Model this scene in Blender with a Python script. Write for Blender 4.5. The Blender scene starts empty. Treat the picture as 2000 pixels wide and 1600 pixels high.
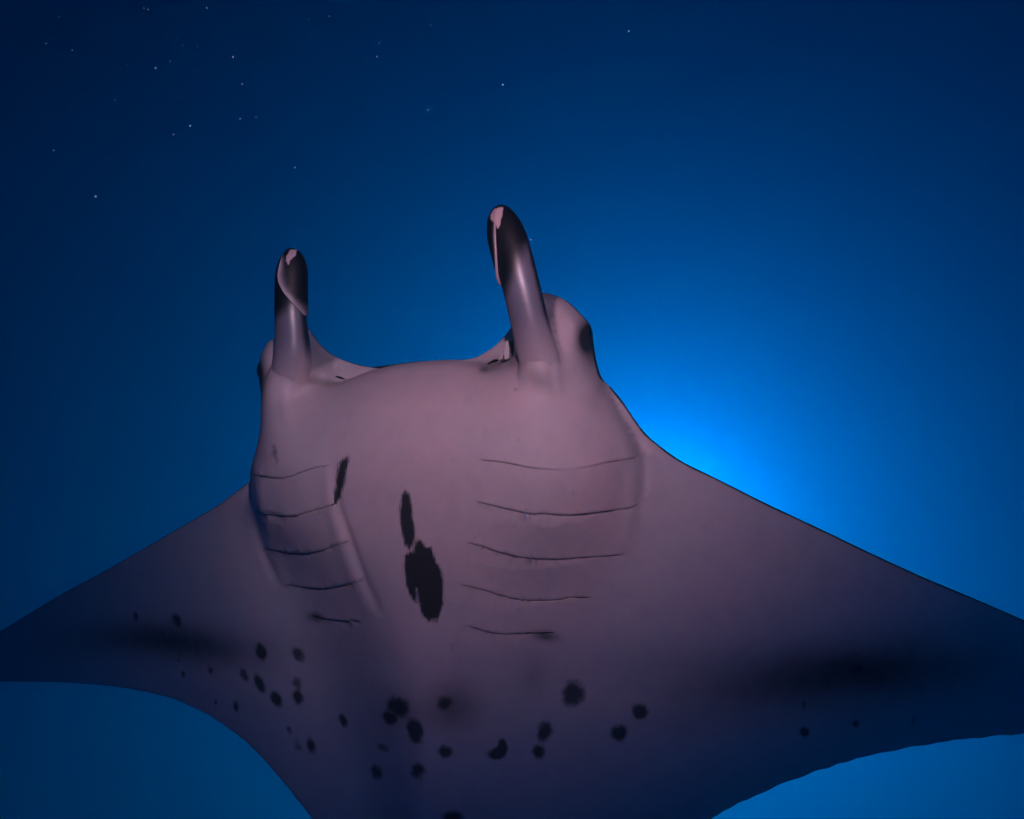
import bpy, bmesh, math, random, time
import numpy as np
from mathutils import Vector, Matrix
from mathutils.geometry import delaunay_2d_cdt

R = math.radians
sc = bpy.context.scene
COL = sc.collection
T0 = time.time()

# ------------------------------------------------------------------ camera
# A diver under the animal looks steeply up; pixels below are those of the 2000 x 1600 photograph.
PITCH, F_PX, CX, CY = 66.0, 1428.0, 1000.0, 800.0
fwd = np.array([0.0, -math.cos(R(PITCH)), math.sin(R(PITCH))])
rgt = np.array([1.0, 0.0, 0.0])
upv = np.cross(rgt, fwd)
cam = bpy.data.cameras.new('camera')
cam_ob = bpy.data.objects.new('camera', cam)
COL.objects.link(cam_ob)
cam.sensor_width = 36.0
cam.lens = 36.0 * F_PX / 2000.0
cam.clip_start, cam.clip_end = 0.02, 1000.0
cam_ob.matrix_world = Matrix(((rgt[0], upv[0], -fwd[0], 0), (rgt[1], upv[1], -fwd[1], 0),
                              (rgt[2], upv[2], -fwd[2], 0), (0, 0, 0, 1)))
sc.camera = cam_ob


def ray(px, py):
    d = fwd + rgt * ((px - CX) / F_PX) - upv * ((py - CY) / F_PX)
    return d


# ------------------------------------------------------------------ sky, sun, dive lamp, exposure
SUN_PX = (1270, 1060)
sun_dir = Vector(ray(*SUN_PX)).normalized()
world = bpy.data.worlds.new('World')
sc.world = world
world.use_nodes = True
wn = world.node_tree
sky = wn.nodes.new('ShaderNodeTexSky')
sky.sky_type = 'NISHITA'
sky.sun_disc = False
sky.sun_elevation = math.asin(sun_dir.z)
sky.sun_rotation = math.atan2(sun_dir.x, sun_dir.y)
wn.nodes['Background'].inputs['Strength'].default_value = 0.05
wn.links.new(sky.outputs['Color'], wn.nodes['Background'].inputs['Color'])

sun = bpy.data.lights.new('sun', 'SUN')
sun.energy, sun.angle, sun.color = 5.0, R(0.6), (1.0, 0.96, 0.9)
sun_ob = bpy.data.objects.new('sun', sun)
COL.objects.link(sun_ob)
sun_ob.rotation_euler = (-sun_dir).to_track_quat('-Z', 'Y').to_euler()

# the diver's torch, held beside the camera, lights the belly (its warm light and hot spots are in the photo)
torch = bpy.data.lights.new('dive_torch', 'SPOT')
torch.energy, torch.color = 66.0, (1.0, 0.36, 0.43)
torch.spot_size, torch.spot_blend, torch.shadow_soft_size = R(110), 1.0, 0.03
torch_ob = bpy.data.objects.new('dive_torch', torch)
COL.objects.link(torch_ob)
torch_pos = rgt * 0.06 + upv * 0.38 + fwd * 0.02
torch_ob.location = torch_pos
torch_aim = Vector(ray(840, 170)) * 1.4 - Vector(torch_pos)
torch_ob.rotation_euler = torch_aim.to_track_quat('-Z', 'Y').to_euler()

vs = sc.view_settings
vs.view_transform, vs.look, vs.exposure, vs.gamma = 'Standard', 'None', 0.0, 1.0
vs.use_curve_mapping = False
sc.cycles.volume_bounces = 3
sc.cycles.diffuse_bounces = 2
sc.cycles.max_bounces = 6
sc.cycles.use_denoising = True

# ------------------------------------------------------------------ helpers
rng = np.random.default_rng(11)
random.seed(4)


def new_mat(name):
    m = bpy.data.materials.new(name)
    m.use_nodes = True
    return m, m.node_tree, m.node_tree.nodes['Principled BSDF']


def link_mesh(name, me, mat, parent=None):
    o = bpy.data.objects.new(name, me)
    COL.objects.link(o)
    if mat:
        me.materials.append(mat)
    if parent:
        o.parent = parent
    return o


def mesh_from(name, v, f, smooth=True):
    me = bpy.data.meshes.new(name)
    me.from_pydata([tuple(map(float, p)) for p in v], [], [tuple(int(i) for i in q) for q in f])
    me.validate()
    bm = bmesh.new()
    bm.from_mesh(me)
    bmesh.ops.recalc_face_normals(bm, faces=bm.faces)
    bm.to_mesh(me)
    bm.free()
    if smooth:
        me.polygons.foreach_set('use_smooth', [True] * len(me.polygons))
    return me


def attr(me, name, values):
    a = me.attributes.new(name, 'FLOAT', 'POINT')
    a.data.foreach_set('value', np.asarray(values, np.float32))


def sstep(e0, e1, x):
    t = np.clip((x - e0) / (e1 - e0), 0, 1)
    return t * t * (3 - 2 * t)


def resample(poly, step, closed=False):
    p = np.asarray(poly, float)
    if closed:
        p = np.vstack([p, p[:1]])
    # Catmull-Rom through the points, then even spacing
    q = np.vstack([p[-2] if closed else 2 * p[0] - p[1], p, p[1] if closed else 2 * p[-1] - p[-2]])
    out = []
    for i in range(1, len(q) - 2):
        a, b, c, d = q[i - 1], q[i], q[i + 1], q[i + 2]
        n = max(2, int(np.linalg.norm((c - b)[:2]) / step * 3))
        t = np.linspace(0, 1, n, endpoint=False)[:, None]
        # centripetal-ish damping of overshoot: tangents limited to the chord
        m1, m2 = (c - a) / 2, (d - b) / 2
        L = np.linalg.norm((c - b)[:2]) + 1e-12
        for m in (m1, m2):
            k = np.linalg.norm(m[:2])
            if k > L:
                m *= L / k
        out.append((2*t**3-3*t**2+1)*b + (t**3-2*t**2+t)*m1 + (-2*t**3+3*t**2)*c + (t**3-t**2)*m2)
    out = np.vstack(out + [q[-2][None]])
    s = np.r_[0, np.cumsum(np.linalg.norm(np.diff(out[:, :2], axis=0), axis=1))]
    n = max(2, int(round(s[-1] / step)) + 1)
    si = np.linspace(0, s[-1], n)
    r = np.stack([np.interp(si, s, out[:, k]) for k in range(out.shape[1])], 1)
    return r[:-1] if closed else r


def seg_dist(P, poly, closed=False, want=False):
    """distance of points P (n,2) to a polyline; optionally signed side and arc parameter"""
    a = np.asarray(poly, float)[:, :2]
    b = np.roll(a, -1, 0) if closed else a[1:]
    a = a if closed else a[:-1]
    d = b - a
    L2 = (d ** 2).sum(1) + 1e-18
    cum = np.r_[0, np.cumsum(np.sqrt(L2))]
    best = np.full(len(P), 1e18)
    side = np.zeros(len(P))
    arc = np.zeros(len(P))
    for i in range(len(a)):
        w = P - a[i]
        t = np.clip((w @ d[i]) / L2[i], 0, 1)
        e = w - t[:, None] * d[i]
        q = (e ** 2).sum(1)
        m = q < best
        best[m] = q[m]
        if want:
            cr = d[i][0] * w[:, 1] - d[i][1] * w[:, 0]
            side[m] = np.sign(cr[m])
            arc[m] = (cum[i] + t[m] * math.sqrt(L2[i])) / cum[-1]
    best = np.sqrt(best)
    return (best, side, arc) if want else best


def near_dist(P, poly, cap, closed=False):
    """distance to a polyline, never more than cap (only points near each piece are measured)"""
    a = np.asarray(poly, float)[:, :2]
    b = np.roll(a, -1, 0) if closed else a[1:]
    a = a if closed else a[:-1]
    o = np.argsort(P[:, 0], kind='stable')
    X, Y = P[o, 0], P[o, 1]
    best = np.full(len(P), cap * cap)
    i0 = np.searchsorted(X, np.minimum(a[:, 0], b[:, 0]) - cap)
    i1 = np.searchsorted(X, np.maximum(a[:, 0], b[:, 0]) + cap)
    for (ax_, ay_), (bx_, by_), k0, k1 in zip(a, b, i0, i1):
        if k1 <= k0:
            continue
        y = Y[k0:k1]
        k = np.where((y > min(ay_, by_) - cap) & (y < max(ay_, by_) + cap))[0] + k0
        wx, wy = X[k] - ax_, Y[k] - ay_
        dx, dy = bx_ - ax_, by_ - ay_
        t = np.clip((wx * dx + wy * dy) / (dx * dx + dy * dy + 1e-18), 0, 1)
        best[k] = np.minimum(best[k], (wx - t * dx) ** 2 + (wy - t * dy) ** 2)
    r = np.empty(len(P))
    r[o] = np.sqrt(best)
    return r


def inside(P, poly):
    a = np.asarray(poly, float)[:, :2]
    b = np.roll(a, -1, 0)
    o = np.argsort(P[:, 1], kind='stable')
    X, Y = P[o, 0], P[o, 1]
    r = np.zeros(len(P), bool)
    i0 = np.searchsorted(Y, np.minimum(a[:, 1], b[:, 1]))
    i1 = np.searchsorted(Y, np.maximum(a[:, 1], b[:, 1]))
    for (x0, y0), (x1, y1), k0, k1 in zip(a, b, i0, i1):
        if k1 > k0:
            r[k0:k1] ^= X[k0:k1] < (x1 - x0) * (Y[k0:k1] - y0) / (y1 - y0) + x0
    q = np.empty(len(P), bool)
    q[o] = r
    return q


def signed(P, poly):
    """signed distance to a closed outline, negative inside"""
    d = seg_dist(P, poly, True)
    return np.where(inside(P, poly), -d, d)


# ------------------------------------------------------------------ water: one closed box of sea round everything
def make_water():
    depth_above, depth_below, half = 55.0, 12.0, 400.0
    me = bpy.data.meshes.new('haze')
    bm = bmesh.new()
    bmesh.ops.create_cube(bm, size=1.0)
    for v in bm.verts:
        v.co = Vector((v.co.x * 2 * half, v.co.y * 2 * half, depth_above if v.co.z > 0 else -depth_below))
    bm.to_mesh(me)
    bm.free()
    m = bpy.data.materials.new('sea_water')
    m.use_nodes = True
    nt = m.node_tree
    nt.nodes.clear()
    out = nt.nodes.new('ShaderNodeOutputMaterial')

    def scatter(col, dens, g):
        n = nt.nodes.new('ShaderNodeVolumeScatter')
        n.inputs['Color'].default_value = (*col, 1)
        n.inputs['Density'].default_value = dens
        n.inputs['Anisotropy'].default_value = g
        return n.outputs[0]

    def add(a, b):
        n = nt.nodes.new('ShaderNodeAddShader')
        nt.links.new(a, n.inputs[0])
        nt.links.new(b, n.inputs[1])
        return n.outputs[0]
    ab = nt.nodes.new('ShaderNodeVolumeAbsorption')       # sea water swallows red first, then green
    AR, AG, AB = 0.30, 0.0485, 0.0272
    ab.inputs['Density'].default_value = AR
    ab.inputs['Color'].default_value = (0, 1 - AG / AR, 1 - AB / AR, 1)
    s = add(scatter((0, 1, 0), 0.050, 0.967), scatter((0, 0, 1), 0.033, 0.775))
    nt.links.new(add(s, ab.outputs[0]), out.inputs['Volume'])
    o = link_mesh('haze', me, m)
    o['kind'] = 'stuff'
    o['label'] = 'clear deep blue sea water around the manta ray'
    o['category'] = 'sea water'
    return o


make_water()


# ------------------------------------------------------------------ unseen sand floor, added to bounce fill light up onto the belly
def make_bounce_seabed():
    n, half = 120, 380.0
    u = np.linspace(-1, 1, n)
    g = np.sign(u) * np.abs(u) ** 2.5 * half                # finer near the middle
    X, Y = np.meshgrid(g, g)
    Z = -3.6 + 0.25 * np.sin(X * 0.31 + 0.8 * np.sin(Y * 0.17)) + 0.18 * np.sin(Y * 0.43 + X * 0.12)
    v = np.column_stack([X.ravel(), Y.ravel(), Z.ravel()])
    f = [(j * n + i, j * n + i + 1, (j + 1) * n + i + 1, (j + 1) * n + i) for j in range(n - 1) for i in range(n - 1)]
    m, nt, b = new_mat('bounce_sand')
    tx = nt.nodes.new('ShaderNodeTexNoise')
    tx.inputs['Scale'].default_value = 0.6
    tx.inputs['Detail'].default_value = 6
    rp = nt.nodes.new('ShaderNodeValToRGB')
    rp.color_ramp.elements[0].color = (0.66, 0.64, 0.46, 1)
    rp.color_ramp.elements[1].color = (0.80, 0.78, 0.58, 1)
    co = nt.nodes.new('ShaderNodeTexCoord')
    nt.links.new(co.outputs['Object'], tx.inputs['Vector'])
    nt.links.new(tx.outputs['Fac'], rp.inputs['Fac'])
    nt.links.new(rp.outputs['Color'], b.inputs['Base Color'])
    b.inputs['Roughness'].default_value = 0.95
    o = link_mesh('bounce_seabed', mesh_from('bounce_seabed', v, f), m)
    o['kind'] = 'structure'
    return o


make_bounce_seabed()

# ------------------------------------------------------------------ manta: its own frame
# a = to the photograph's right, b = towards the head, c = belly side (down)
ROLL = R(17.0)
BELLY_PX, BELLY_DEPTH = (840, 1000), 1.45
ax_a = rgt * math.cos(ROLL) - fwd * math.sin(ROLL)
ax_c = -fwd * math.cos(ROLL) - rgt * math.sin(ROLL)
ax_b = upv.copy()
ORG = ray(*BELLY_PX) * BELLY_DEPTH
AX = np.stack([ax_a, ax_b, ax_c], 1)             # local -> world columns

manta = bpy.data.objects.new('manta_ray', None)
COL.objects.link(manta)
manta.matrix_world = Matrix([[*AX[i], ORG[i]] for i in range(3)] + [[0, 0, 0, 1]])
manta.empty_display_size = 0.2
manta['label'] = 'pale spotted manta ray gliding overhead with rolled head fins and five pairs of gill slits'
manta['category'] = 'manta ray'

CAML = AX.T @ (-ORG)                              # camera in the manta's frame


def project(L):
    """manta-frame points -> photograph pixels"""
    w = np.asarray(L) @ AX.T + ORG
    z = w @ fwd
    return np.stack([CX + F_PX * (w @ rgt) / z, CY - F_PX * (w @ upv) / z], 1)


def rays_local(px):
    px = np.atleast_2d(np.asarray(px, float))
    d = fwd + np.outer((px[:, 0] - CX) / F_PX, rgt) - np.outer((px[:, 1] - CY) / F_PX, upv)
    return d @ AX


def lift(a):
    """how far the wings are raised above the body plane"""
    t = np.maximum(np.abs(a) - 0.30, 0)
    return np.where(a < 0, 0.58, 0.50) * (np.sqrt(t * t + 0.0625) - 0.25)


def at_level(px, level):
    """pixels -> (a, b) where the view ray meets the body's mid sheet raised by level"""
    D = rays_local(px)
    level = np.broadcast_to(np.asarray(level, float), (len(D),))
    a = np.zeros(len(D))
    for _ in range(26):
        c = level - lift(a)
        t = (c - CAML[2]) / D[:, 2]
        a = 0.5 * a + 0.5 * (CAML[0] + t * D[:, 0])
    t = (level - lift(a) - CAML[2]) / D[:, 2]
    return CAML[:2] + t[:, None] * D[:, :2]


# outline of the whole animal: x, y, level of the rim that draws the silhouette there
LEAD_L = [(-130, 1303, 0), (-60, 1262, 0), (0, 1232, 0), (60, 1196, 0), (130, 1155, 0), (200, 1118, 0), (270, 1078, 0),
          (330, 1043, 0), (380, 1014, 0), (420, 988, .01), (450, 962, .02), (470, 938, .04), (483, 912, .05), (492, 880, .06)]
HEAD = [(500, 845, .06), (504, 810, .06), (504, 780, .06), (500, 755, .06), (497, 735, .06), (498, 715, .06), (504, 702, .05),
        (515, 688, .04), (527, 675, .03), (538, 664, .02), (560, 650, .0), (580, 640, 0), (597, 637, 0), (610, 652, 0), (625, 672, 0),
        (645, 690, 0), (670, 703, 0), (700, 713, .01), (735, 718, .03), (770, 710, .03), (810, 705, .03), (850, 702, .03),
        (890, 701, .03), (925, 698, .01), (945, 690, 0), (965, 677, 0), (985, 657, 0), (1002, 632, 0), (1004, 606, 0),
        (1028, 582, 0), (1058, 575, -.01), (1080, 578, -.02), (1105, 587, -.02), (1125, 602, -.02), (1142, 620, -.02),
        (1153, 632, -.02), (1159, 645, -.02), (1161, 665, -.02), (1164, 690, -.02), (1170, 718, -.02), (1179, 741, -.02)]
LEAD_R = [(1195, 757, -.01), (1215, 783, 0), (1240, 820, 0), (1262, 848, 0), (1290, 872, 0), (1330, 900, 0), (1400, 935, 0),
          (1500, 985, 0), (1600, 1032, 0), (1700, 1080, 0), (1800, 1126, 0), (1900, 1168, 0), (2000, 1212, 0), (2120, 1272, 0),
          (2250, 1345, 0), (2360, 1420, 0), (2430, 1490, 0)]
TRAIL = [(2380, 1478, 0), (2300, 1450, 0), (2200, 1433, 0), (2100, 1428, 0), (2000, 1434, 0), (1930, 1440, 0), (1856, 1448, 0),
         (1760, 1464, 0), (1676, 1482, 0), (1556, 1521, 0), (1456, 1564, 0), (1388, 1600, 0), (1300, 1652, 0), (1200, 1708, 0),
         (1100, 1762, 0), (1010, 1800, 0), (940, 1815, 0), (880, 1812, 0), (810, 1795, 0), (750, 1760, 0), (690, 1700, 0),
         (640, 1640, 0), (610, 1600, 0), (570, 1548, 0), (530, 1500, 0), (485, 1453, 0), (440, 1418, 0), (400, 1393, 0),
         (340, 1366, 0), (270, 1349, 0), (200, 1339, 0), (100, 1333, 0), (0, 1333, 0), (-70, 1330, 0), (-112, 1320, 0)]


def to_ab(lst):
    p = np.array(lst, float)
    return at_level(p[:, :2], p[:, 2])


STEP = 0.0055
key = LEAD_L + HEAD + LEAD_R + TRAIL
OUT = resample(to_ab(key), STEP, True)
OUT_RAW = OUT.copy()
# the trailing edge is worn and slightly scalloped
nl = len(LEAD_L + HEAD + LEAD_R)
tr_ab = to_ab(key)[nl - 1:]
lead_ab = np.vstack([to_ab(key)[:nl]])
d_tr = seg_dist(OUT, tr_ab)
tng = np.roll(OUT, -1, 0) - np.roll(OUT, 1, 0)
nrm = np.stack([tng[:, 1], -tng[:, 0]], 1)
nrm /= np.linalg.norm(nrm, axis=1)[:, None] + 1e-12
sarc = np.cumsum(np.linalg.norm(tng, axis=1) / 2)
rag = (0.0016 * np.abs(np.sin(sarc * 55 + 1.3 * np.sin(sarc * 17))) + 0.0009 * np.sin(sarc * 140 + 2 * np.sin(sarc * 31)))
OUT = OUT + nrm * (rag * (d_tr < 0.012))[:, None]
OUT_C = OUT[::2]
LEAD_D = resample(lead_ab, 0.03)
TRAIL_D = resample(tr_ab, 0.06)

# thick body within it: jaw, gill pouches, belly (the web beside each head fin stays thin)
BODY = [(735, 718, .03), (700, 730, .04), (672, 740, .05), (645, 745, .06), (617, 742, .06), (606, 715, .05), (598, 685, .04), (588, 660, .03),
        (562, 652, .02), (538, 664, .02), (527, 675, .03), (515, 688, .04), (504, 702, .05), (498, 715, .06), (497, 735, .06),
        (500, 755, .06), (504, 780, .06), (504, 810, .06), (500, 845, .06), (492, 880, .06), (485, 908, .05), (483, 950, .04),
        (486, 1000, .03), (500, 1060, .03), (524, 1120, .03), (558, 1190, .03), (592, 1260, .03), (625, 1350, .02), (660, 1460, .02),
        (700, 1600, .02), (770, 1750, 0), (880, 1800, 0), (980, 1760, 0), (1070, 1600, .02), (1120, 1460, .02), (1155, 1350, .02),
        (1190, 1260, .03), (1215, 1180, .03), (1242, 1100, .03), (1262, 1020, .03), (1268, 950, .03), (1256, 895, .02), (1234, 842, .01),
        (1207, 792, 0), (1187, 754, -.01), (1177, 738, -.02), (1170, 718, -.02), (1164, 690, -.02), (1161, 665, -.02),
        (1159, 645, -.02), (1153, 632, -.02), (1142, 620, -.02), (1125, 602, -.02), (1105, 587, -.02), (1080, 578, -.02),
        (1058, 575, -.01), (1028, 582, .0), (1006, 606, .0), (1005, 632, .01), (1004, 662, .03), (1001, 688, .05), (998, 699, .05), (965, 709, .05), (930, 706, .04),
        (890, 701, .03), (850, 702, .03), (810, 705, .03), (770, 710, .03)]
BOD = resample(to_ab(BODY), 0.012, True)

GILLS = [
    [(492, 926), (520, 931), (548, 934), (572, 930), (590, 922), (620, 913), (645, 909)],
    [(497, 998), (520, 1004), (550, 1008), (580, 1007), (600, 1001), (630, 993), (660, 981)],
    [(514, 1070), (540, 1076), (570, 1081), (600, 1081), (635, 1073), (668, 1061), (683, 1056)],
    [(558, 1141), (590, 1147), (625, 1150), (650, 1148), (690, 1138), (711, 1131)],
    [(607, 1202), (640, 1210), (677, 1214), (702, 1213)],
    [(935, 898), (970, 901), (1000, 906), (1040, 914), (1100, 917), (1150, 911), (1180, 904), (1210, 899), (1238, 894), (1247, 887)],
    [(930, 980), (950, 984), (990, 994), (1040, 1004), (1060, 1003), (1090, 1006), (1130, 1005), (1180, 999), (1230, 992), (1248, 983)],
    [(913, 1060), (935, 1065), (970, 1077), (1010, 1087), (1060, 1092), (1110, 1091), (1170, 1087), (1216, 1083)],
    [(900, 1141), (930, 1149), (975, 1162), (1010, 1171), (1060, 1173), (1095, 1171), (1110, 1167), (1155, 1167)],
    [(915, 1223), (950, 1233), (980, 1238), (1020, 1237), (1060, 1236), (1084, 1235)],
]
GILL_PX = [resample(g, 5.0) for g in GILLS]


def thickness(ab):
    """ventral and dorsal height of the skin above the mid sheet"""
    ab = np.asarray(ab, float)
    a, b = ab[:, 0], ab[:, 1]
    dl, dt = near_dist(ab, LEAD_D, 0.45), seg_dist(ab, TRAIL_D)
    ins = inside(ab, BOD)
    dB = np.where(ins, near_dist(ab, BOD, 0.40, True), 0)
    d = near_dist(ab, OUT_C, 0.40, True)
    tip = np.clip(1.25 - np.abs(a) * 0.55, 0.35, 1)
    rim = np.sqrt(np.clip(1 - (1 - np.clip(d / 0.010, 0, 1)) ** 2, 0, 1))
    tw = 0.050 * tip * (1 - np.exp(-dl / 0.075)) * (1 - np.exp(-dt / 0.26)) + 0.004 * rim
    # the head is round-shouldered, the gill pouches slope into the wings, the rear melts into them
    front = sstep(-0.16, 0.12, b)
    free = sstep(0.005, 0.07, d - dB) * (1 - sstep(0.14, 0.22, b))
    t1 = np.clip(dB / 0.20, 0, 1)
    e = np.sqrt(np.clip(1 - (1 - t1) ** 2, 0, 1))
    t3 = np.clip(dB / 0.17, 0, 1)
    e = e * (1 - free) + free * (0.55 * (1 - (1 - t3) ** 2) + 0.45 * t3 * t3 * (3 - 2 * t3))
    t2 = np.clip(dB / 0.33, 0, 1)
    s = t2 * t2 * (3 - 2 * t2)
    hv = tw + (0.135 * e * front + 0.120 * s * (1 - front))
    hd = 0.8 * tw + 0.13 * (e * front + s * (1 - front))
    return hv, hd


# rolled head fins: x, y, level and radius (px) of their axes, root to end
FIN_R = [(1076, 790, .060, 44), (1066, 752, .085, 43), (1056, 712, .110, 41), (1044, 668, .13, 39), (1031, 615, .145, 37.5), (1018, 560, .155, 37),
         (1004, 505, .16, 37), (990, 455, .16, 36), (974, 402, .155, 33)]
FIN_L = [(560, 800, .055, 34), (565, 750, .085, 37), (571, 700, .105, 37), (570, 650, .115, 33), (567, 600, .12, 30.5),
         (567, 550, .12, 30), (569, 515, .12, 29), (573, 485, .115, 26)]


ROOT_GREY = ROOT_BLACK = None


def fin_roots(bel):
    """the skin swells smoothly over the root of each head fin"""
    global ROOT_GREY, ROOT_BLACK
    ROOT_GREY, ROOT_BLACK = np.zeros(len(bel)), np.zeros(len(bel))
    for axis in (FIN_R, FIN_L):
        q = resample(np.array(axis, float), 4.0)
        ab = at_level(q[:, :2], q[:, 2])
        W = np.column_stack([ab, q[:, 2] - lift(ab[:, 0])]) @ AX.T + ORG
        ai = np.linspace(0, 1, len(q))
        rad = q[:, 3] * (W @ fwd) / F_PX * (1 - 0.07 * sstep(0.20, 0.34, ai))
        ok = (bel[:, 0] > ab[:, 0].min() - .15) & (bel[:, 0] < ab[:, 0].max() + .15) & (bel[:, 1] > ab[:, 1].min() - .15)
        m = np.where(ok)[0]
        P = bel[m]
        best = np.full(len(P), 1e9)
        arc = np.zeros(len(P))
        top = np.full(len(P), -1.0)
        for i in range(0, len(ab)):
            dd = np.hypot(P[:, 0] - ab[i, 0], P[:, 1] - ab[i, 1])
            k = dd < best
            best[k] = dd[k]
            arc[k] = i / (len(ab) - 1)
            h = q[i, 2] - lift(ab[i:i + 1, 0])[0] + np.where(dd < rad[i], np.sqrt(np.clip(rad[i] ** 2 - dd ** 2, 0, None)), -(dd - rad[i]) * (1.6 + 50.0 * sstep(0.18, 0.36, ai[i]))) 
            top = np.maximum(top, h)
        k = 0.040 - 0.030 * sstep(0.16, 0.34, arc)
        top = top + (0.0040 if axis is FIN_R else 0.0050) - 0.0110 * sstep(0.02, 0.32, arc)
        w = sstep(0.50, 0.34, arc) * sstep(0.004, 0.05, near_dist(P[:, :2], OUT_C, 0.06, True))
        dif = top - P[:, 2]
        sm = np.maximum(dif, 0) + k * 0.25 * np.clip(1 - np.abs(dif) / k, 0, 1) ** 2
        bel[m, 2] += w * sm
        rr = np.interp(arc, np.linspace(0, 1, len(rad)), rad)
        over = sstep(1.30, 0.85, best / rr)
        ROOT_GREY[m] = np.maximum(ROOT_GREY[m], over * sstep(0.14, 0.48, arc))
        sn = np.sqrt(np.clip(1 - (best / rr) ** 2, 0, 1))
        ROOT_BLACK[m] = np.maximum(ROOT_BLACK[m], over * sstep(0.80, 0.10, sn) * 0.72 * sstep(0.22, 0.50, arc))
    return bel


def base_ventral(ab):
    hv, _ = thickness(ab)
    return np.column_stack([ab, hv - lift(ab[:, 0])])


def on_belly(px):
    """pixels -> points on the (undisplaced) belly skin"""
    px = np.atleast_2d(np.asarray(px, float))
    D = rays_local(px)
    ab = at_level(px, 0.05)
    c = base_ventral(ab)[:, 2]
    for _ in range(14):
        t = (c - CAML[2]) / D[:, 2]
        ab = CAML[:2] + t[:, None] * D[:, :2]
        c = 0.5 * c + 0.5 * base_ventral(ab)[:, 2]
    return np.column_stack([ab, c])



# soft folds of the belly skin: pixel polyline, depth (m, negative = groove), half width (px)
FOLDS = [([(1073, 700), (1078, 735), (1086, 770)], -0.003, 5), ([(650, 905), (660, 985), (685, 1060), (713, 1135), (746, 1205)], -0.0045, 8),
         ([(636, 905), (646, 990), (668, 1066), (694, 1140), (722, 1205)], 0.0035, 13),
         ([(486, 905), (489, 950), (494, 1000), (512, 1075), (548, 1150)], -0.006, 9),
         ([(504, 905), (508, 950), (515, 1000), (534, 1068)], 0.003, 10),
         ([(1243, 835), (1250, 860), (1258, 900), (1256, 960), (1250, 1000)], -0.006, 11),
         ([(1218, 845), (1229, 870), (1236, 900), (1236, 985), (1214, 1085)], 0.004, 14),
         ([(1170, 760), (1195, 800), (1212, 850)], -0.003, 22),
         ([(905, 905), (898, 990), (880, 1070), (868, 1150)], 0.002, 18)]
# rounded lumps: px centre, rx, ry, height
LUMPS = [((560, 790), 14, 30, 0.004), ((637, 722), 9, 17, 0.012), ((652, 722), 6, 12, -0.010), ((650, 704), 10, 3, 0.006),
         ((1138, 660), 24, 40, 0.010),
         ((1300, 1330), 260, 60, -0.012), ((430, 1290), 180, 45, -0.010)]


def detail(px, c_face):
    """small relief of the belly side, from where each skin point lies"""
    h = np.zeros(len(px))
    for g in GILL_PX:
        lo, hi = g.min(0) - 60, g.max(0) + 60
        m = np.where(((px > lo) & (px < hi)).all(1))[0]
        if not len(m):
            continue
        d, side, arc = seg_dist(px[m], g, want=True)
        up = side < 0                                   # towards the head
        fade = np.sqrt(np.clip(4 * arc * (1 - arc), 0, 1))
        if g is GILL_PX[5]:
            fade = fade * np.clip(np.abs(arc - 0.55) * 4, 0.12, 1)
        flap = np.where(up, 0.0028 * np.exp(-d / 24.0), -0.0010 * np.exp(-d / 16.0))
        slit = -0.0016 * np.exp(-(d / 1.7) ** 2)
        h[m] += fade * (flap + slit)
    for poly, dep, wd in FOLDS:
        q = resample(poly, 6.0)
        lo, hi = q.min(0) - 4 * wd, q.max(0) + 4 * wd
        m = np.where(((px > lo) & (px < hi)).all(1))[0]
        if len(m):
            d, side, arc = seg_dist(px[m], q, want=True)
            h[m] += dep * np.exp(-(d / wd) ** 2) * np.sqrt(np.clip(4.5 * arc * (1 - arc), 0, 1))
    for (x, y), rx, ry, hh in LUMPS:
        h += hh * np.exp(-((px[:, 0] - x) / rx) ** 2 - ((px[:, 1] - y) / ry) ** 2)
    return h


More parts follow.
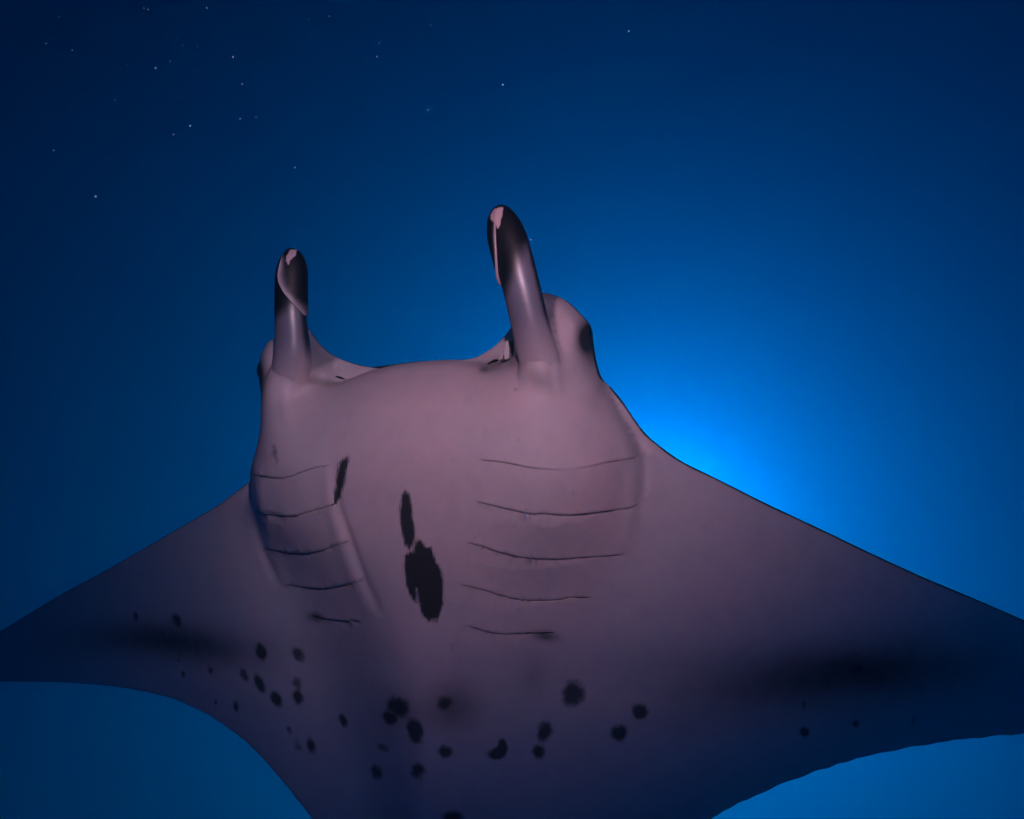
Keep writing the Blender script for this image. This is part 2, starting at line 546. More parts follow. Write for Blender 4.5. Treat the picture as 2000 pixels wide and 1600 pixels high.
# ------------------------------------------------------------------ pigment and a little painted shadow (px outlines of the markings)
MARKS = [
    [(792, 957), (800, 966), (805, 1000), (810, 1042), (807, 1062), (798, 1076), (791, 1064), (784, 1035), (781, 1000), (785, 968)],
    [(817, 1054), (825, 1058), (831, 1070), (842, 1069), (847, 1085), (856, 1104), (864, 1120), (866, 1152), (864, 1188), (858, 1200),
     (853, 1217), (845, 1206), (839, 1216), (826, 1203), (817, 1175), (814, 1150), (813, 1179), (804, 1170), (794, 1145), (790, 1110),
     (790, 1088), (799, 1076), (807, 1079), (811, 1062)],
    [(672, 896), (681, 889), (679, 905), (674, 938), (664, 974), (656, 983), (651, 980), (654, 955), (658, 928), (663, 903)],
]
SPOTS = [  # x, y, rx, ry, tilt, darkness
    (265, 1204, 4, 8, -10, .8), (345, 1211, 8, 13, -25, .8), (350, 1290, 3, 5, 0, .5), (358, 1317, 4, 7, 0, .6), (411, 1309, 4, 8, -10, .6),
    (477, 1318, 6, 12, -25, .7), (510, 1274, 9, 16, -15, .95), (583, 1279, 9, 14, -30, .7), (507, 1335, 8, 17, -25, .9),
    (540, 1366, 9, 16, -28, .9), (580, 1335, 8, 12, -20, .6), (582, 1362, 9, 15, -15, .8), (422, 1373, 3, 4, 0, .8), (461, 1380, 5, 11, 0, .7),
    (565, 1427, 5, 8, -15, .5), (607, 1456, 7, 14, -20, .8), (583, 1458, 7, 10, -25, .35), (670, 1407, 7, 14, -25, .8),
    (778, 1380, 20, 16, 30, .95), (761, 1402, 14, 11, 20, .95), (811, 1428, 14, 22, -10, 1.), (868, 1373, 14, 12, 0, .8),
    (749, 1461, 11, 7, 30, .6), (736, 1509, 10, 14, -25, .7), (816, 1506, 12, 15, -10, .7), (870, 1468, 12, 12, 0, .85),
    (972, 1472, 17, 11, -10, 1.), (981, 1458, 9, 14, -5, 1.), (1064, 1429, 13, 18, 15, .85), (1052, 1468, 11, 13, -15, .85),
    (1120, 1355, 20, 23, 8, .9), (1250, 1390, 13, 15, 0, .95), (1209, 1432, 15, 15, 0, .9), (885, 1598, 20, 13, 0, .8),
    (1570, 1378, 4, 8, 0, .5), (1571, 1430, 8, 9, -20, .9), (1672, 1414, 6, 7, -10, .75), (1783, 1408, 5, 6, 0, .5),
    (537, 886, 6, 17, -12, .35), (1005, 762, 4, 4, 0, .3), (1120, 965, 3, 3, 0, .25), (885, 1263, 4, 8, 20, .15),
]
SMUDGE = [  # x, y, rx, ry, tilt, strength: soft dark clouds in the skin, last row with painted shadow
    (1610, 1318, 260, 58, -5, .50), (1500, 1360, 300, 70, -8, .26), (1780, 1310, 240, 80, 3, .26), (1690, 1300, 90, 30, 3, .12), (335, 1253, 140, 32, 6, .5), (400, 1270, 120, 36, 14, .28), (220, 1248, 160, 32, -3, .26),
    (885, 1382, 50, 46, 0, .62), (1040, 1322, 30, 40, 20, .22), (778, 1390, 42, 34, 20, .35), (1066, 1243, 26, 9, 6, .8), (616, 1206, 16, 9, 10, .75),
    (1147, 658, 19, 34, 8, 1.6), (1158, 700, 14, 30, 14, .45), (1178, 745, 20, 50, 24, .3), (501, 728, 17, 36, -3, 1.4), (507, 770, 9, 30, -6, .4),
    (964, 714, 30, 16, -10, .55), (945, 722, 9, 6, 0, .5), (1010, 706, 20, 10, 0, .35), (622, 745, 34, 8, 4, .5), (1052, 741, 34, 18, 30, .4), (1000, 1000, 1, 1, 0, 0),  # includes shadow painted under the left lip corner and below the right fin root
]
TIP_PALE = [[(957, 419), (966, 407), (984, 404), (981, 420), (977, 438), (973, 450), (966, 437), (958, 428)],
            [(559, 501), (566, 488), (581, 487), (577, 499), (569, 507), (563, 518), (558, 509)]]


def spot_fields(px):
    mark = np.full(len(px), 60.0)
    for p in MARKS:
        lo, hi = np.min(p, 0) - 60, np.max(p, 0) + 60
        m = np.where(((px > lo) & (px < hi)).all(1))[0]
        if len(m):
            mark[m] = np.minimum(mark[m], signed(px[m], p))
    spot = np.full(len(px), -1.0)      # >0 inside, scaled by darkness
    for x, y, rx, ry, tl, dk in SPOTS:
        dx, dy = px[:, 0] - x, px[:, 1] - y
        c, s = math.cos(R(tl)), math.sin(R(tl))
        u, v = dx * c + dy * s, -dx * s + dy * c
        q = np.sqrt((u / rx) ** 2 + (v / ry) ** 2)
        spot = np.maximum(spot, np.clip((1.42 - q) * 1.15, -1, 1) * dk)
    sm = np.zeros(len(px))
    for x, y, rx, ry, tl, st in SMUDGE:
        dx, dy = px[:, 0] - x, px[:, 1] - y
        c, s = math.cos(R(tl)), math.sin(R(tl))
        u, v = dx * c + dy * s, -dx * s + dy * c
        sm = sm + st * np.exp(-((u / rx) ** 2 + (v / ry) ** 2))
    return mark, spot, np.clip(sm, 0, 1.3)


# ------------------------------------------------------------------ skin material
def skin_material():
    m, nt, bs = new_mat('manta_skin')
    N, Lk = nt.nodes, nt.links

    def A(name):
        n = N.new('ShaderNodeAttribute')
        n.attribute_name = name
        return n.outputs['Fac']

    def M(op, *ins, clamp=False):
        n = N.new('ShaderNodeMath')
        n.operation = op
        n.use_clamp = clamp
        for i, v in enumerate(ins):
            if isinstance(v, (int, float)):
                n.inputs[i].default_value = v
            else:
                Lk.new(v, n.inputs[i])
        return n.outputs[0]

    def ramp(v, lo, hi):
        n = N.new('ShaderNodeMapRange')
        n.interpolation_type = 'SMOOTHSTEP'
        n.inputs['From Min'].default_value, n.inputs['From Max'].default_value = lo, hi
        Lk.new(v, n.inputs['Value'])
        return n.outputs[0]

    def mix(f, c1, c2):
        n = N.new('ShaderNodeMix')
        n.data_type = 'RGBA'
        for k, v in ((0, f), (6, c1), (7, c2)):
            if isinstance(v, tuple):
                n.inputs[k].default_value = (*v, 1)
            elif isinstance(v, float):
                n.inputs[k].default_value = v
            else:
                Lk.new(v, n.inputs[k])
        return n.outputs[2]
    tc = N.new('ShaderNodeTexCoord')

    def noise(scale, stretch=(1, 1, 1), detail=3.0, rough=0.55):
        mp = N.new('ShaderNodeMapping')
        mp.inputs['Scale'].default_value = stretch
        Lk.new(tc.outputs['Object'], mp.inputs['Vector'])
        n = N.new('ShaderNodeTexNoise')
        n.inputs['Scale'].default_value = scale
        n.inputs['Detail'].default_value = detail
        n.inputs['Roughness'].default_value = rough
        Lk.new(mp.outputs[0], n.inputs['Vector'])
        return n.outputs['Fac']
    streak = noise(330, (1, 0.12, 1), 4)
    fine = noise(220, detail=4)
    broad = noise(5, detail=3)
    mid = noise(28, detail=4)
    # belly: off-white, faintly mottled, slightly rosy in places
    belly = mix(ramp(broad, 0.3, 0.72), (0.70, 0.585, 0.60), (0.79, 0.585, 0.60))
    belly = mix(M('MULTIPLY', ramp(mid, 0.42, 0.72), 0.20), belly, (0.48, 0.42, 0.48))
    belly = mix(M('MULTIPLY', ramp(fine, 0.5, 0.8), 0.12), belly, (0.36, 0.33, 0.38))
    fleck = ramp(noise(420, detail=2), 0.66, 0.74)
    belly = mix(M('MULTIPLY', M('MULTIPLY', fleck, ramp(noise(9, detail=3), 0.45, 0.7)), 0.35), belly, (0.16, 0.13, 0.17))
    # feathered marks: signed distance in pixels plus streaky noise
    mk = M('ADD', A('mark'), M('MULTIPLY', M('SUBTRACT', streak, 0.5), 13.0))
    mk = M('ADD', mk, M('MULTIPLY', M('SUBTRACT', fine, 0.5), 6.0))
    mark = M('SUBTRACT', 1.0, ramp(mk, -3.6, 3.8))
    sp = M('ADD', A('spot'), M('MULTIPLY', M('SUBTRACT', noise(75, detail=5), 0.5), 1.1))
    spot = M('MULTIPLY', ramp(sp, -0.08, 0.80), 0.92)
    smf = M('MULTIPLY', A('smudge'), M('ADD', 0.75, M('MULTIPLY', noise(24, detail=4), 0.5)))
    smudge = M('MULTIPLY', M('MINIMUM', smf, 1.0), 0.96)
    col = mix(smudge, belly, (0.020, 0.022, 0.034))
    col = mix(spot, col, (0.040, 0.038, 0.055))
    col = mix(M('MULTIPLY', mark, 0.97), col, (0.020, 0.017, 0.028))
    # head fins: black ends, pale ends' tips, silvery grey stems
    fin = M('ADD', A('fin_black'), M('MULTIPLY', M('SUBTRACT', mid, 0.5), 0.35))
    col = mix(A('fin_grey'), col, (0.20, 0.19, 0.25))
    col = mix(ramp(fin, 0.22, 0.85), col, (0.006, 0.007, 0.013))
    tip = M('ADD', A('tip'), M('MULTIPLY', M('SUBTRACT', noise(260, (1, 0.4, 1), 3), 0.5), 7.0))
    col = mix(M('SUBTRACT', 1.0, ramp(tip, -1.6, 0.8)), col, (0.70, 0.52, 0.52))
    # dark back, wrapping a few millimetres round the rim
    back = ramp(M('ADD', A('back'), M('MULTIPLY', M('SUBTRACT', mid, 0.5), 0.4)), 0.35, 0.7)
    col = mix(back, col, (0.014, 0.016, 0.024))
    Lk.new(col, bs.inputs['Base Color'])
    gl = ramp(A('gloss'), 0, 1)
    ro = M('SUBTRACT', 0.64, M('MULTIPLY', gl, 0.25))
    Lk.new(M('ADD', ro, M('MULTIPLY', M('SUBTRACT', mid, 0.5), 0.18)), bs.inputs['Roughness'])
    Lk.new(M('ADD', 0.18, M('MULTIPLY', gl, 0.75)), bs.inputs['Specular IOR Level'])
    bs.inputs['IOR'].default_value = 1.6
    bp = N.new('ShaderNodeBump')
    bp.inputs['Strength'].default_value = 0.35
    bp.inputs['Distance'].default_value = 0.0018
    hgt = M('ADD', M('MULTIPLY', mid, 0.9), M('MULTIPLY', fine, 0.22))
    Lk.new(hgt, bp.inputs['Height'])
    Lk.new(bp.outputs[0], bs.inputs['Normal'])
    return m


SKIN = skin_material()
DARK, _, _b = new_mat('dark_flesh')
_b.inputs['Base Color'].default_value = (0.010, 0.008, 0.013, 1)
_b.inputs['Roughness'].default_value = 0.7
_b.inputs['Specular IOR Level'].default_value = 0.15
EYE, _, _b = new_mat('eye_black')
_b.inputs['Base Color'].default_value = (0.006, 0.007, 0.010, 1)
_b.inputs['Roughness'].default_value = 0.25
PALE, _nt, _b = new_mat('pale_fold')
_n = _nt.nodes.new('ShaderNodeTexNoise')
_n.inputs['Scale'].default_value = 120
_r = _nt.nodes.new('ShaderNodeValToRGB')
_r.color_ramp.elements[0].color = (0.55, 0.50, 0.52, 1)
_r.color_ramp.elements[1].color = (0.75, 0.68, 0.70, 1)
_nt.links.new(_n.outputs['Fac'], _r.inputs['Fac'])
_nt.links.new(_r.outputs['Color'], _b.inputs['Base Color'])
_b.inputs['Roughness'].default_value = 0.5


# ------------------------------------------------------------------ body: one closed skin, belly and back sharing the rim
def build_body():
    lo, hi = OUT.min(0), OUT.max(0)
    pts = [OUT]
    # rows just inside the rim so that its roundness is drawn
    tn = np.roll(OUT, -1, 0) - np.roll(OUT, 1, 0)
    nn = np.stack([tn[:, 1], -tn[:, 0]], 1)
    nn /= np.linalg.norm(nn, axis=1)[:, None]
    if not inside(OUT[200:201] + nn[200] * 0.002, OUT)[0]:
        nn = -nn
    for k, off in enumerate((0.0006, 0.0018, 0.0040)):
        q = OUT + nn * off
        q = q[inside(q, OUT)]
        d = near_dist(q, OUT, 0.02, True)
        pts.append(q[d > off * 0.8])
    # gill slits: middle line and lips
    rows = []
    for g in GILL_PX:
        for off in (-4.5, -1.8, 0, 1.8, 4.5):
            t = np.gradient(g, axis=0)
            n = np.stack([-t[:, 1], t[:, 0]], 1)
            n /= np.linalg.norm(n, axis=1)[:, None]
            rows.append(resample(g + n * off, 3.0))
    pts.append(on_belly(np.vstack(rows))[:, :2])
    # lip and body crease rows
    q = BOD[inside(BOD, OUT)]
    q = q[near_dist(q, OUT, 0.02, True) > 0.008]
    pts.append(q)
    for off in (0.0012, 0.004):
        pass
    # fill: 4.5 mm where the camera sees the animal close, wider outside the frame
    s = 0.0046
    gx, gy = np.meshgrid(np.arange(lo[0], hi[0], s), np.arange(lo[1], hi[1], s))
    gx[1::2] += s / 2
    G = np.column_stack([gx.ravel(), gy.ravel()])
    G = G + rng.uniform(-0.0004, 0.0004, G.shape)
    G = G[inside(G, OUT_C)]
    G = G[near_dist(G, OUT_C, 0.01, True) > 0.0062]
    pxg = project(np.column_stack([G, 0.08 - lift(G[:, 0])]))
    vis = ((pxg > -40) & (pxg < [2040, 1640])).all(1)
    idx = np.arange(len(G))
    keep = vis | (rng.random(len(G)) < 0.12)
    G, pxg = G[keep], pxg[keep]
    near = np.zeros(len(G), bool)
    for g in GILL_PX:
        l2, h2 = g.min(0) - 8, g.max(0) + 8
        m = np.where(((pxg > l2) & (pxg < h2)).all(1))[0]
        near[m] |= seg_dist(pxg[m], g) < 6.0
    pts.append(G[~near])
    P = np.vstack(pts)
    n0 = len(OUT)
    edges = [(i, (i + 1) % n0) for i in range(n0)]
    V, _, Fc, _, _, _ = delaunay_2d_cdt([Vector((float(x), float(y))) for x, y in P], edges, [], 1, 1e-7)
    V = np.array([tuple(v) for v in V])
    Fc = np.array([f[:3] for f in Fc])
    return V, Fc


V2, F2 = build_body()
print('cdt', len(V2), len(F2), round(time.time() - T0, 1))


def finish_body():
    hv, hd = thickness(V2)
    # rim = vertices on the border
    e = np.sort(np.vstack([F2[:, [0, 1]], F2[:, [1, 2]], F2[:, [2, 0]]]), 1)
    u, cnt = np.unique(e, axis=0, return_counts=True)
    rim = np.zeros(len(V2), bool)
    rim[u[cnt == 1].ravel()] = True
    hv[rim] = 0
    hd[rim] = 0
    z = -lift(V2[:, 0])
    # ease the creases of the thickness field, away from rim and lips
    d = near_dist(V2, OUT_C, 0.06, True)
    dB_ = near_dist(V2, BOD, 0.06, True)
    wgt = sstep(0.012, 0.05, np.minimum(d, np.where(V2[:, 1] > 0.12, dB_, 0.06)))
    deg = np.bincount(u.ravel(), minlength=len(V2)).astype(float)
    for _ in range(70):
        sm = (np.bincount(u[:, 0], hv[u[:, 1]], len(V2)) + np.bincount(u[:, 1], hv[u[:, 0]], len(V2))) / deg
        hv = hv + wgt * (sm - hv)
    bel = fin_roots(np.column_stack([V2, z + hv]))
    bel[rim, 2] = z[rim]
    px = project(bel)
    d = near_dist(V2, OUT_C, 0.03, True)
    fade = sstep(0.0, 0.02, d)
    bel[:, 2] += detail(px, None) * fade
    n = len(V2)
    back_id = np.where(rim, np.arange(n), -1)
    nb = np.where(~rim)[0]
    back_id[nb] = n + np.arange(len(nb))
    bk = np.column_stack([V2, z - hd])[nb]
    verts = np.vstack([bel, bk])
    faces = np.vstack([F2, back_id[F2][:, ::-1]])
    me = bpy.data.meshes.new('body')
    me.from_pydata(verts.tolist(), [], faces.tolist())
    me.polygons.foreach_set('use_smooth', [True] * len(me.polygons))
    me.update()
    px = project(bel)
    mark, spot, sm = spot_fields(px)
    k = len(nb)
    attr(me, 'mark', np.r_[mark, np.full(k, 60.)])
    attr(me, 'spot', np.r_[spot, np.full(k, -1.)])
    attr(me, 'smudge', np.r_[sm, np.zeros(k)])
    lead = near_dist(V2, LEAD_D, 0.1) < near_dist(V2, TRAIL_D, 0.1)
    edge = np.where(rim, 0.9, 0.75 * np.exp(-(d / np.where(lead, 0.0045, 0.0022)) ** 2))
    head = inside(px, [(470, 900), (470, 560), (1200, 540), (1190, 760), (1100, 760), (700, 740), (600, 800)])
    edge = np.where(head & ~rim, edge * 0.6, edge)
    attr(me, 'back', np.r_[edge, np.ones(k)])
    gl = 0.15 + 0.6 * np.exp(-((px[:, 0] - 575) / 55) ** 2 - ((px[:, 1] - 715) / 60) ** 2) + 0.45 * np.exp(-((px[:, 0] - 1055) / 35) ** 2 - ((px[:, 1] - 690) / 50) ** 2)
    attr(me, 'gloss', np.r_[np.clip(gl, 0, 1), np.full(k, .3)])
    attr(me, 'fin_black', np.r_[ROOT_BLACK, np.zeros(k)])
    attr(me, 'fin_grey', np.r_[ROOT_GREY, np.zeros(k)])
    attr(me, 'tip', np.full(n + k, 50.))
    return link_mesh('body', me, SKIN, manta)


body = finish_body()
from mathutils.bvhtree import BVHTree
_me = body.data
SKIN_TREE = BVHTree.FromPolygons([tuple(v.co) for v in _me.vertices], [tuple(p.vertices) for p in _me.polygons])


def on_skin(px):
    """pixels -> points of the finished skin seen there"""
    px = np.atleast_2d(np.asarray(px, float))
    D = rays_local(px)
    out = []
    for i in range(len(px)):
        h = SKIN_TREE.ray_cast(Vector(CAML), Vector(D[i]).normalized())
        out.append(np.array(h[0]) if h[0] is not None else on_belly(px[i])[0])
    return np.array(out)


print('body', round(time.time() - T0, 1))


def lift_pts(px, level):
    """pixels -> manta frame at a height above the mid sheet"""
    ab = at_level(px, level)
    return np.column_stack([ab, np.asarray(level) - lift(ab[:, 0])])


# ------------------------------------------------------------------ rolled head fins
def head_fin(axis, edge_t, edge_th, medial, black):
    """axis: (x, y, level, radius px) from root to end; edge_*: free edge of the rolled flap"""
    ax = np.array(axis, float)
    q = resample(ax, 4.0)
    P = lift_pts(q[:, :2], q[:, 2])
    W = P @ AX.T + ORG
    rad = q[:, 3] * (W @ fwd) / F_PX
    s = np.r_[0, np.cumsum(np.linalg.norm(np.diff(P, axis=0), axis=1))]
    s /= s[-1]
    nt, nth = 110, 72
    # finer rows towards the rounded end
    ts = 1 - (1 - np.linspace(0, 1, nt)) ** 1.6
    C = np.stack([np.interp(ts, s, P[:, k]) for k in range(3)], 1)
    r = np.interp(ts, s, rad)
    cap = 0.80
    r = r * np.where(ts > cap, np.sqrt(np.clip(1 - (np.clip(ts - cap, 0, 1) / (1 - cap)) ** 2.3, 0, 1)), 1)
    Tn = np.gradient(C, axis=0)
    Tn /= np.linalg.norm(Tn, axis=1)[:, None]
    e1 = np.array([1.0, 0, 0]) - Tn * Tn[:, :1]
    e1 /= np.linalg.norm(e1, axis=1)[:, None]
    e2 = np.cross(e1, Tn)
    e2 *= np.sign(e2[:, 2:3])

    def P3(i, th, off=0.0):
        rr = r[i] + off
        return C[i] + np.outer(rr * np.cos(th), e1[i]) + np.outer(rr * np.sin(th), e2[i]) * 0.92
    th = np.linspace(0, 2 * math.pi, nth, endpoint=False)
    v, f, tt, hh = [], [], [], []
    for i in range(nt - 1):
        v.append(P3(i, th))
        tt += [ts[i]] * nth
        hh += list(th)
    for i in range(nt - 2):
        for j in range(nth):
            f.append((i * nth + j, i * nth + (j + 1) % nth, (i + 1) * nth + (j + 1) % nth, (i + 1) * nth + j))
    v = np.vstack(v + [C[-1:]])
    tt, hh = np.array(tt + [1.0]), np.array(hh + [0.0])
    last = (nt - 2) * nth
    for j in range(nth):
        f.append((last + j, last + (j + 1) % nth, len(v) - 1))
    f.append(tuple(range(nth - 1, -1, -1)))
    me = mesh_from('cephalic_fin', v, f)
    px = project(v)
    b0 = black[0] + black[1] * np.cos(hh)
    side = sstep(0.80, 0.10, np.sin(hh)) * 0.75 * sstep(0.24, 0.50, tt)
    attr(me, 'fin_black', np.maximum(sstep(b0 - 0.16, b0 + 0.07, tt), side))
    attr(me, 'fin_grey', sstep(0.17, 0.52, tt))
    tip = np.minimum(signed(px, TIP_PALE[0]), signed(px, TIP_PALE[1]))
    tip = np.where(np.sin(hh) > 0.05, tip, 50)
    attr(me, 'tip', tip)
    attr(me, 'mark', np.full(len(v), 60.))
    attr(me, 'spot', np.full(len(v), -1.))
    attr(me, 'smudge', np.zeros(len(v)))
    attr(me, 'back', np.zeros(len(v)))
    attr(me, 'gloss', (0.50 + 0.50 * sstep(0.15, 0.45, tt)) * (1 - 0.8 * sstep(b0 - 0.10, b0 + 0.06, tt)))
    o = link_mesh('cephalic_fin', me, SKIN, manta)
    # the rolled-over outer flap
    t0, t1 = min(edge_t), 0.985
    rows = [i for i in range(nt - 1) if t0 <= ts[i] <= t1]
    order = np.argsort(edge_t)
    et, eh = np.array(edge_t)[order], np.array(edge_th)[order]
    ncol = 40
    outer, inner, ed, tq = [], [], [], []
    for i in rows:
        te = R(np.interp(ts[i], et, eh))
        tb = R(250 if medial < 0 else -70)
        w = np.linspace(0, 1, ncol)
        a = te + (tb - te) * w ** 1.3
        k = math.sqrt(max(0.0, min(1.0, (ts[i] - t0) / 0.05)))
        endk = math.sqrt(max(0.02, min(1.0, (1 - ts[i]) / 0.06)))
        lip = 0.0022 * np.exp(-w / 0.05)
        outer.append(P3(i, a, (0.0046 + lip) * endk * (0.35 + 0.65 * k)))
        inner.append(P3(i, a, (0.0006 + 0.8 * lip) * endk * (0.35 + 0.65 * k)))
        ed += list(w)
        tq += [ts[i]] * ncol
    nr = len(rows)
    v = np.vstack(outer + inner)
    f = []
    o2 = nr * ncol
    for i in range(nr - 1):
        for j in range(ncol - 1):
            q4 = (i * ncol + j, i * ncol + j + 1, (i + 1) * ncol + j + 1, (i + 1) * ncol + j)
            f.append(q4)
            f.append(tuple(k + o2 for k in q4[::-1]))
        for j in (0, ncol - 1):
            f.append((i * ncol + j, (i + 1) * ncol + j, (i + 1) * ncol + j + o2, i * ncol + j + o2))
    for i in (0, nr - 1):
        for j in range(ncol - 1):
            f.append((i * ncol + j, i * ncol + j + 1, i * ncol + j + 1 + o2, i * ncol + j + o2))
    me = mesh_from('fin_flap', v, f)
    ed, tq = np.array(ed * 2), np.array(tq * 2)
    px = project(v)
    pale = np.exp(-(ed / (0.19 if medial > 0 else 0.12)) ** 1.5) * sstep(0.97, 0.84, tq)  # lamp sheen along the flap's free edge, painted in as paler colour
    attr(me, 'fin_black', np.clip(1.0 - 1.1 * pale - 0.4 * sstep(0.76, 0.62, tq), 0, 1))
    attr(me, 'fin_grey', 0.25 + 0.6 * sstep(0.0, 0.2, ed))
    tip = np.minimum(signed(px, TIP_PALE[0]), signed(px, TIP_PALE[1]))
    attr(me, 'tip', tip)
    attr(me, 'mark', np.full(len(v), 60.))
    attr(me, 'spot', np.full(len(v), -1.))
    attr(me, 'smudge', np.zeros(len(v)))
    attr(me, 'back', np.zeros(len(v)))
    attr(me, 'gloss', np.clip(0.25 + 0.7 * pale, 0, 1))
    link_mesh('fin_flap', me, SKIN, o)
    return o


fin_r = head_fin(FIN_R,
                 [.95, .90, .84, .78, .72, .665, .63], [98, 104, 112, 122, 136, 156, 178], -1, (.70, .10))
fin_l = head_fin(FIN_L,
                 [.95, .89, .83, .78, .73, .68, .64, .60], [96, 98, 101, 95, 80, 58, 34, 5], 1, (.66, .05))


# ------------------------------------------------------------------ gill slits: the dark openings themselves
def ribbon(name, pts, wid, mat, rise=0.0010, parent=manta, arch=0.0006):
    """a thin closed lens along pts (manta frame), facing the belly side"""
    p = np.asarray(pts)
    t = np.gradient(p, axis=0)
    t /= np.linalg.norm(t, axis=1)[:, None]
    up = np.array([0, 0, 1.0])
    sd = np.cross(t, up)
    sd /= np.linalg.norm(sd, axis=1)[:, None]
    nrm_ = np.cross(sd, t)
    w = np.asarray(wid)[:, None] / 2
    L, Rr = p + sd * w + nrm_ * rise, p - sd * w + nrm_ * rise
    T_, B = p + nrm_ * (rise + arch), p - nrm_ * 0.004
    n = len(p)
    v = np.vstack([L, T_, Rr, B])
    f = []
    for i in range(n - 1):
        for k in range(4):
            a0, b0 = k * n + i, ((k + 1) % 4) * n + i
            f.append((a0, b0, b0 + 1, a0 + 1))
    f.append((0, n, 2 * n, 3 * n))
    f.append((4 * n - 1, 3 * n - 1, 2 * n - 1, n - 1))
    return link_mesh(name, mesh_from(name, v, f), mat, parent)


WIDTHS = [lambda s: 1.3 + 1.2 * (s < .25), lambda s: 1.5 + 1.0 * np.exp(-((s - .2) / .2) ** 2) + 1.6 * (s > .9),
          lambda s: 1.9 * (1 - sstep(.5, .72, s)) + 1.5 * sstep(.86, .9, s) + .2, lambda s: 2.0 * (1 - sstep(.4, .8, s)) + .6,
          lambda s: 2.4 * (1 - sstep(.2, .9, s)) + .3, lambda s: 1.3 * (1 - sstep(.12, .34, s)) + 1.2 * sstep(.74, .84, s) + .01,
          lambda s: 1.2 + 1.1 * sstep(.5, .7, s), lambda s: 1.4 + 1.5 * sstep(.55, .8, s), lambda s: .9 + 1.9 * sstep(.4, .6, s),
          lambda s: .6 + 2.6 * sstep(.4, .8, s)]
_g3 = [resample(g, 3.0) for g in GILL_PX]
_all = on_skin(np.vstack(_g3))
_cut = np.cumsum([len(g) for g in _g3])[:-1]
for g, wf, L3 in zip(GILL_PX, WIDTHS, np.split(_all, _cut)):
    sarc_ = np.linspace(0, 1, len(L3))
    depth = (L3 @ AX.T + ORG) @ fwd
    wob = 1 + 0.35 * np.sin(sarc_ * 41 + g[0, 0]) + 0.2 * np.sin(sarc_ * 97 + g[0, 1])
    wpx = (wf(sarc_) - 0.15).clip(0) * wob * np.clip(np.minimum(sarc_, 1 - sarc_) * 30, 0.25, 1)
    ribbon('gill_slit', L3, wpx * 0.62 * depth / F_PX, DARK, rise=0.0002, arch=0.0003)


# ------------------------------------------------------------------ eyes, set low on the sides of the head
def eye(px, level, r):
    c = lift_pts(np.array([px], float), np.array([level]))[0]
    bm = bmesh.new()
    bmesh.ops.create_uvsphere(bm, u_segments=32, v_segments=20, radius=1)
    for v in bm.verts:
        v.co = Vector((v.co.x * r * 0.62 + c[0], v.co.y * r * 1.05 + c[1], v.co.z * r + c[2]))
    me = bpy.data.meshes.new('eye')
    bm.to_mesh(me)
    bm.free()
    me.polygons.foreach_set('use_smooth', [True] * len(me.polygons))
    return link_mesh('eye', me, EYE, manta)


eye((1141, 655), .005, .024)
eye((518, 724), .06, .021)

# ------------------------------------------------------------------ corners of the mouth
for pl in ([(657, 735.5, 1.5), (663, 736.5, 4), (669, 738.5, 4), (675, 740.5, 1)], [(955, 711.5, 1), (962, 708, 6), (969, 705, 6.5), (976, 703, 2)]):
    q = resample(pl, 1.5)
    L3 = on_skin(q[:, :2])
    ribbon('mouth_opening', L3 + [0, 0, 0.003], q[:, 2] * 1.3 / F_PX, DARK, rise=0.002)


def fold(quad_px, level, thick):
    q = lift_pts(np.array(quad_px, float), np.full(len(quad_px), level))
    n = len(q)
    v = np.vstack([q + [0, 0, thick], q - [0, 0, 0.03]])
    f = [tuple(range(n)), tuple(range(2 * n - 1, n - 1, -1))] + [(i, (i + 1) % n, n + (i + 1) % n, n + i) for i in range(n)]
    me = mesh_from('mouth_fold', v, f, False)
    o = link_mesh('mouth_fold', me, PALE, manta)
    b = o.modifiers.new('bevel', 'BEVEL')
    b.width, b.segments = 0.0012, 3
    return o


fold([(986, 703), (984, 690), (987, 668), (993, 664), (995, 682), (994, 700)], .062, .002)
fold([(972, 704), (980, 695), (983, 684), (984, 692), (980, 702)], .058, .002)

# dark mouth cavity between the jaws (faces forward)
q = resample([(700, 722, .0), (760, 716, .0), (830, 708, .0), (900, 706, .0), (940, 704, .0)], 8.0)
L3 = lift_pts(q[:, :2], q[:, 2] - 0.035)
bm_v, bm_f = [], []
for i, p in enumerate(L3):
    w = math.sin(math.pi * (i + .5) / len(L3)) * 0.022
    bm_v += [p + [0, 0.001, -w], p + [0, 0.001, w], p + [0, -0.06, w * .3], p + [0, -0.06, -w * .3]]
for i in range(len(L3) - 1):
    for k in range(4):
        a0, b0 = 4 * i + k, 4 * i + (k + 1) % 4
        bm_f.append((a0, b0, b0 + 4, a0 + 4))
bm_f += [(0, 1, 2, 3), tuple(4 * (len(L3) - 1) + k for k in (3, 2, 1, 0))]
link_mesh('mouth_cavity', mesh_from('mouth_cavity', bm_v, bm_f), DARK, manta)

# ------------------------------------------------------------------ whip tail behind the body
q = resample([(900, 1790, -.01, 26), (905, 1900, -.02, 16), (915, 2050, -.03, 10), (930, 2250, -.04, 6), (950, 2500, -.04, 3), (960, 2700, -.04, 1.2)], 12.0)
L3 = lift_pts(q[:, :2], q[:, 2])
tv, tf = [], []
for i, p in enumerate(L3):
    rr = q[i, 3] * 1.5 / F_PX
    for k in range(12):
        t = 2 * math.pi * k / 12
        tv.append(p + [rr * math.cos(t), 0, rr * math.sin(t)])
for i in range(len(L3) - 1):
    for k in range(12):
        tf.append((12 * i + k, 12 * i + (k + 1) % 12, 12 * i + 12 + (k + 1) % 12, 12 * i + 12 + k))
tf.append(tuple(range(12)))
tf.append(tuple(range(len(tv) - 1, len(tv) - 13, -1)))
tail_m, _, _b = new_mat('tail_skin')
_b.inputs['Base Color'].default_value = (0.03, 0.032, 0.042, 1)
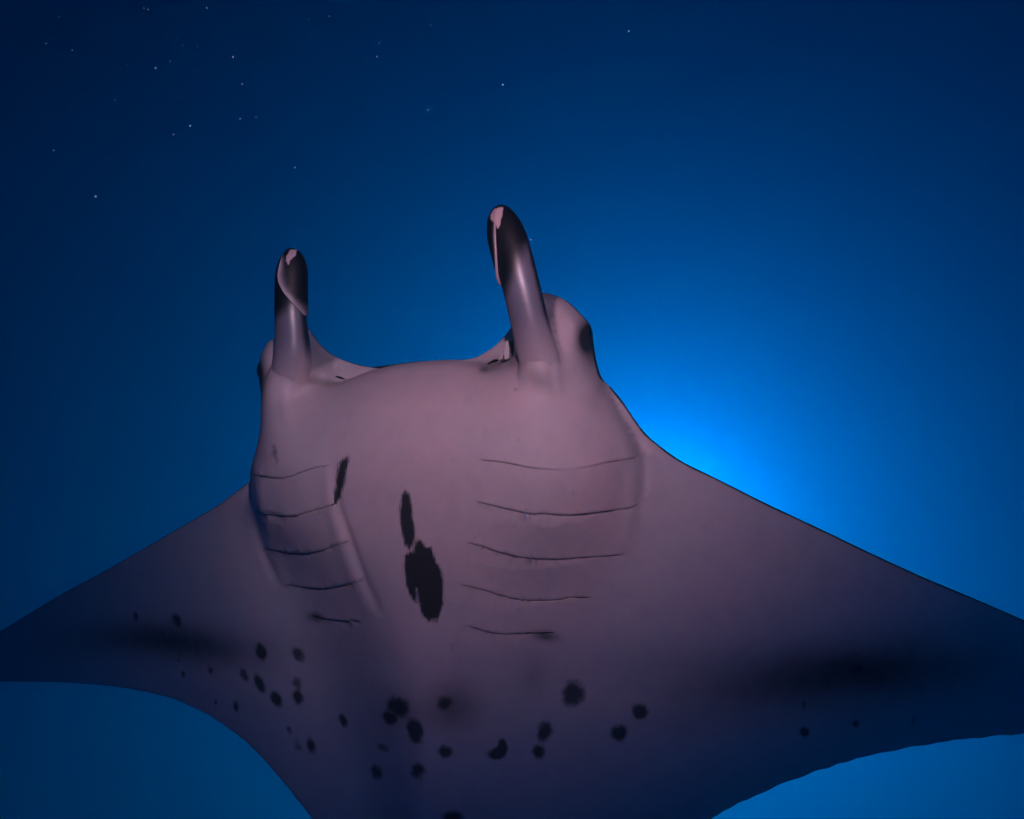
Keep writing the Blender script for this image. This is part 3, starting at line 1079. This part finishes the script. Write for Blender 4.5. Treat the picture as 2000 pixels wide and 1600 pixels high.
_b.inputs['Roughness'].default_value = 0.6
link_mesh('tail', mesh_from('tail', tv, tf), tail_m, manta)


# ------------------------------------------------------------------ drifting marine snow
def marine_snow():
    flakes = [(404, 16, 2.4), (643, 32, 2.4), (90, 85, 2.4), (455, 112, 3.0), (304, 133, 3.0), (473, 164, 2.0), (371, 246, 2.2), (339, 263, 3.2),
              (105, 294, 2.4), (187, 384, 4.2), (576, 327, 3.0), (17, 226, 1.4), (982, 166, 3.4), (1228, 61, 3.0), (281, 16, 1.6), (116, 33, 1.8),
              (141, 98, 1.4), (357, 89, 1.4), (386, 90, 1.4), (370, 43, 1.4), (332, 120, 1.8), (632, 53, 1.6), (604, 77, 1.6), (526, 78, 1.4),
              (466, 35, 1.4), (469, 232, 2.2), (500, 229, 1.8), (213, 358, 1.8), (69, 354, 1.6), (146, 347, 1.4), (66, 433, 1.4), (181, 451, 1.6),
              (538, 204, 1.6), (688, 215, 1.8), (519, 119, 1.2), (225, 196, 1.4), (349, 189, 1.4), (836, 215, 2.0), (826, 356, 2.0), (762, 288, 1.6),
              (741, 84, 1.6), (736, 111, 1.6), (841, 49, 1.6), (817, 69, 1.6), (702, 193, 1.8), (1044, 47, 1.6), (931, 70, 1.2), (1147, 152, 1.6),
              (1188, 285, 1.6), (1130, 304, 1.6), (1075, 262, 1.2), (1037, 468, 2.4), (518, 282, 1.2), (450, 286, 1.2), (410, 278, 1.2), (603, 38, 1.4),
              (679, 79, 1.6), (554, 84, 1.4), (518, 38, 1.2), (344, 74, 1.2), (229, 94, 1.2), (1605, 1512, 3.0), (1613, 1551, 2.4), (290, 1000, 2.4)]
    for _ in range(26):
        flakes.append((random.gauss(430, 330), abs(random.gauss(0, 260)), random.uniform(0.5, 1.2)))
    v, f = [], []
    rg = random.Random(9)
    for x, y, s in flakes:
        dep = rg.uniform(0.55, 1.0)
        p = ray(x, y) * dep
        rr = s * dep / F_PX * 0.55
        bm = bmesh.new()
        bmesh.ops.create_icosphere(bm, subdivisions=1, radius=rr)
        st = (rg.uniform(.7, 1.5), rg.uniform(.7, 1.5), rg.uniform(.6, 1.2))
        rot = Matrix.Rotation(rg.uniform(0, 6), 3, Vector((rg.random(), rg.random(), rg.random() + .1)).normalized())
        b0 = len(v)
        bm.verts.ensure_lookup_table()
        for w in bm.verts:
            c = w.co * rg.uniform(.6, 1.3)
            c = rot @ Vector((c.x * st[0], c.y * st[1], c.z * st[2]))
            v.append((p[0] + c.x, p[1] + c.y, p[2] + c.z))
        for q_ in bm.faces:
            f.append(tuple(b0 + w.index for w in q_.verts))
        bm.free()
    m, _, b = new_mat('snow_flake')
    b.inputs['Base Color'].default_value = (0.22, 0.62, 0.62, 1)
    b.inputs['Roughness'].default_value = 0.8
    o = link_mesh('marine_snow', mesh_from('marine_snow', v, f, False), m)
    o['kind'] = 'stuff'
    o['label'] = 'tiny pale specks of marine snow drifting in the dark water'
    o['category'] = 'marine snow'


marine_snow()
print('done', round(time.time() - T0, 1))
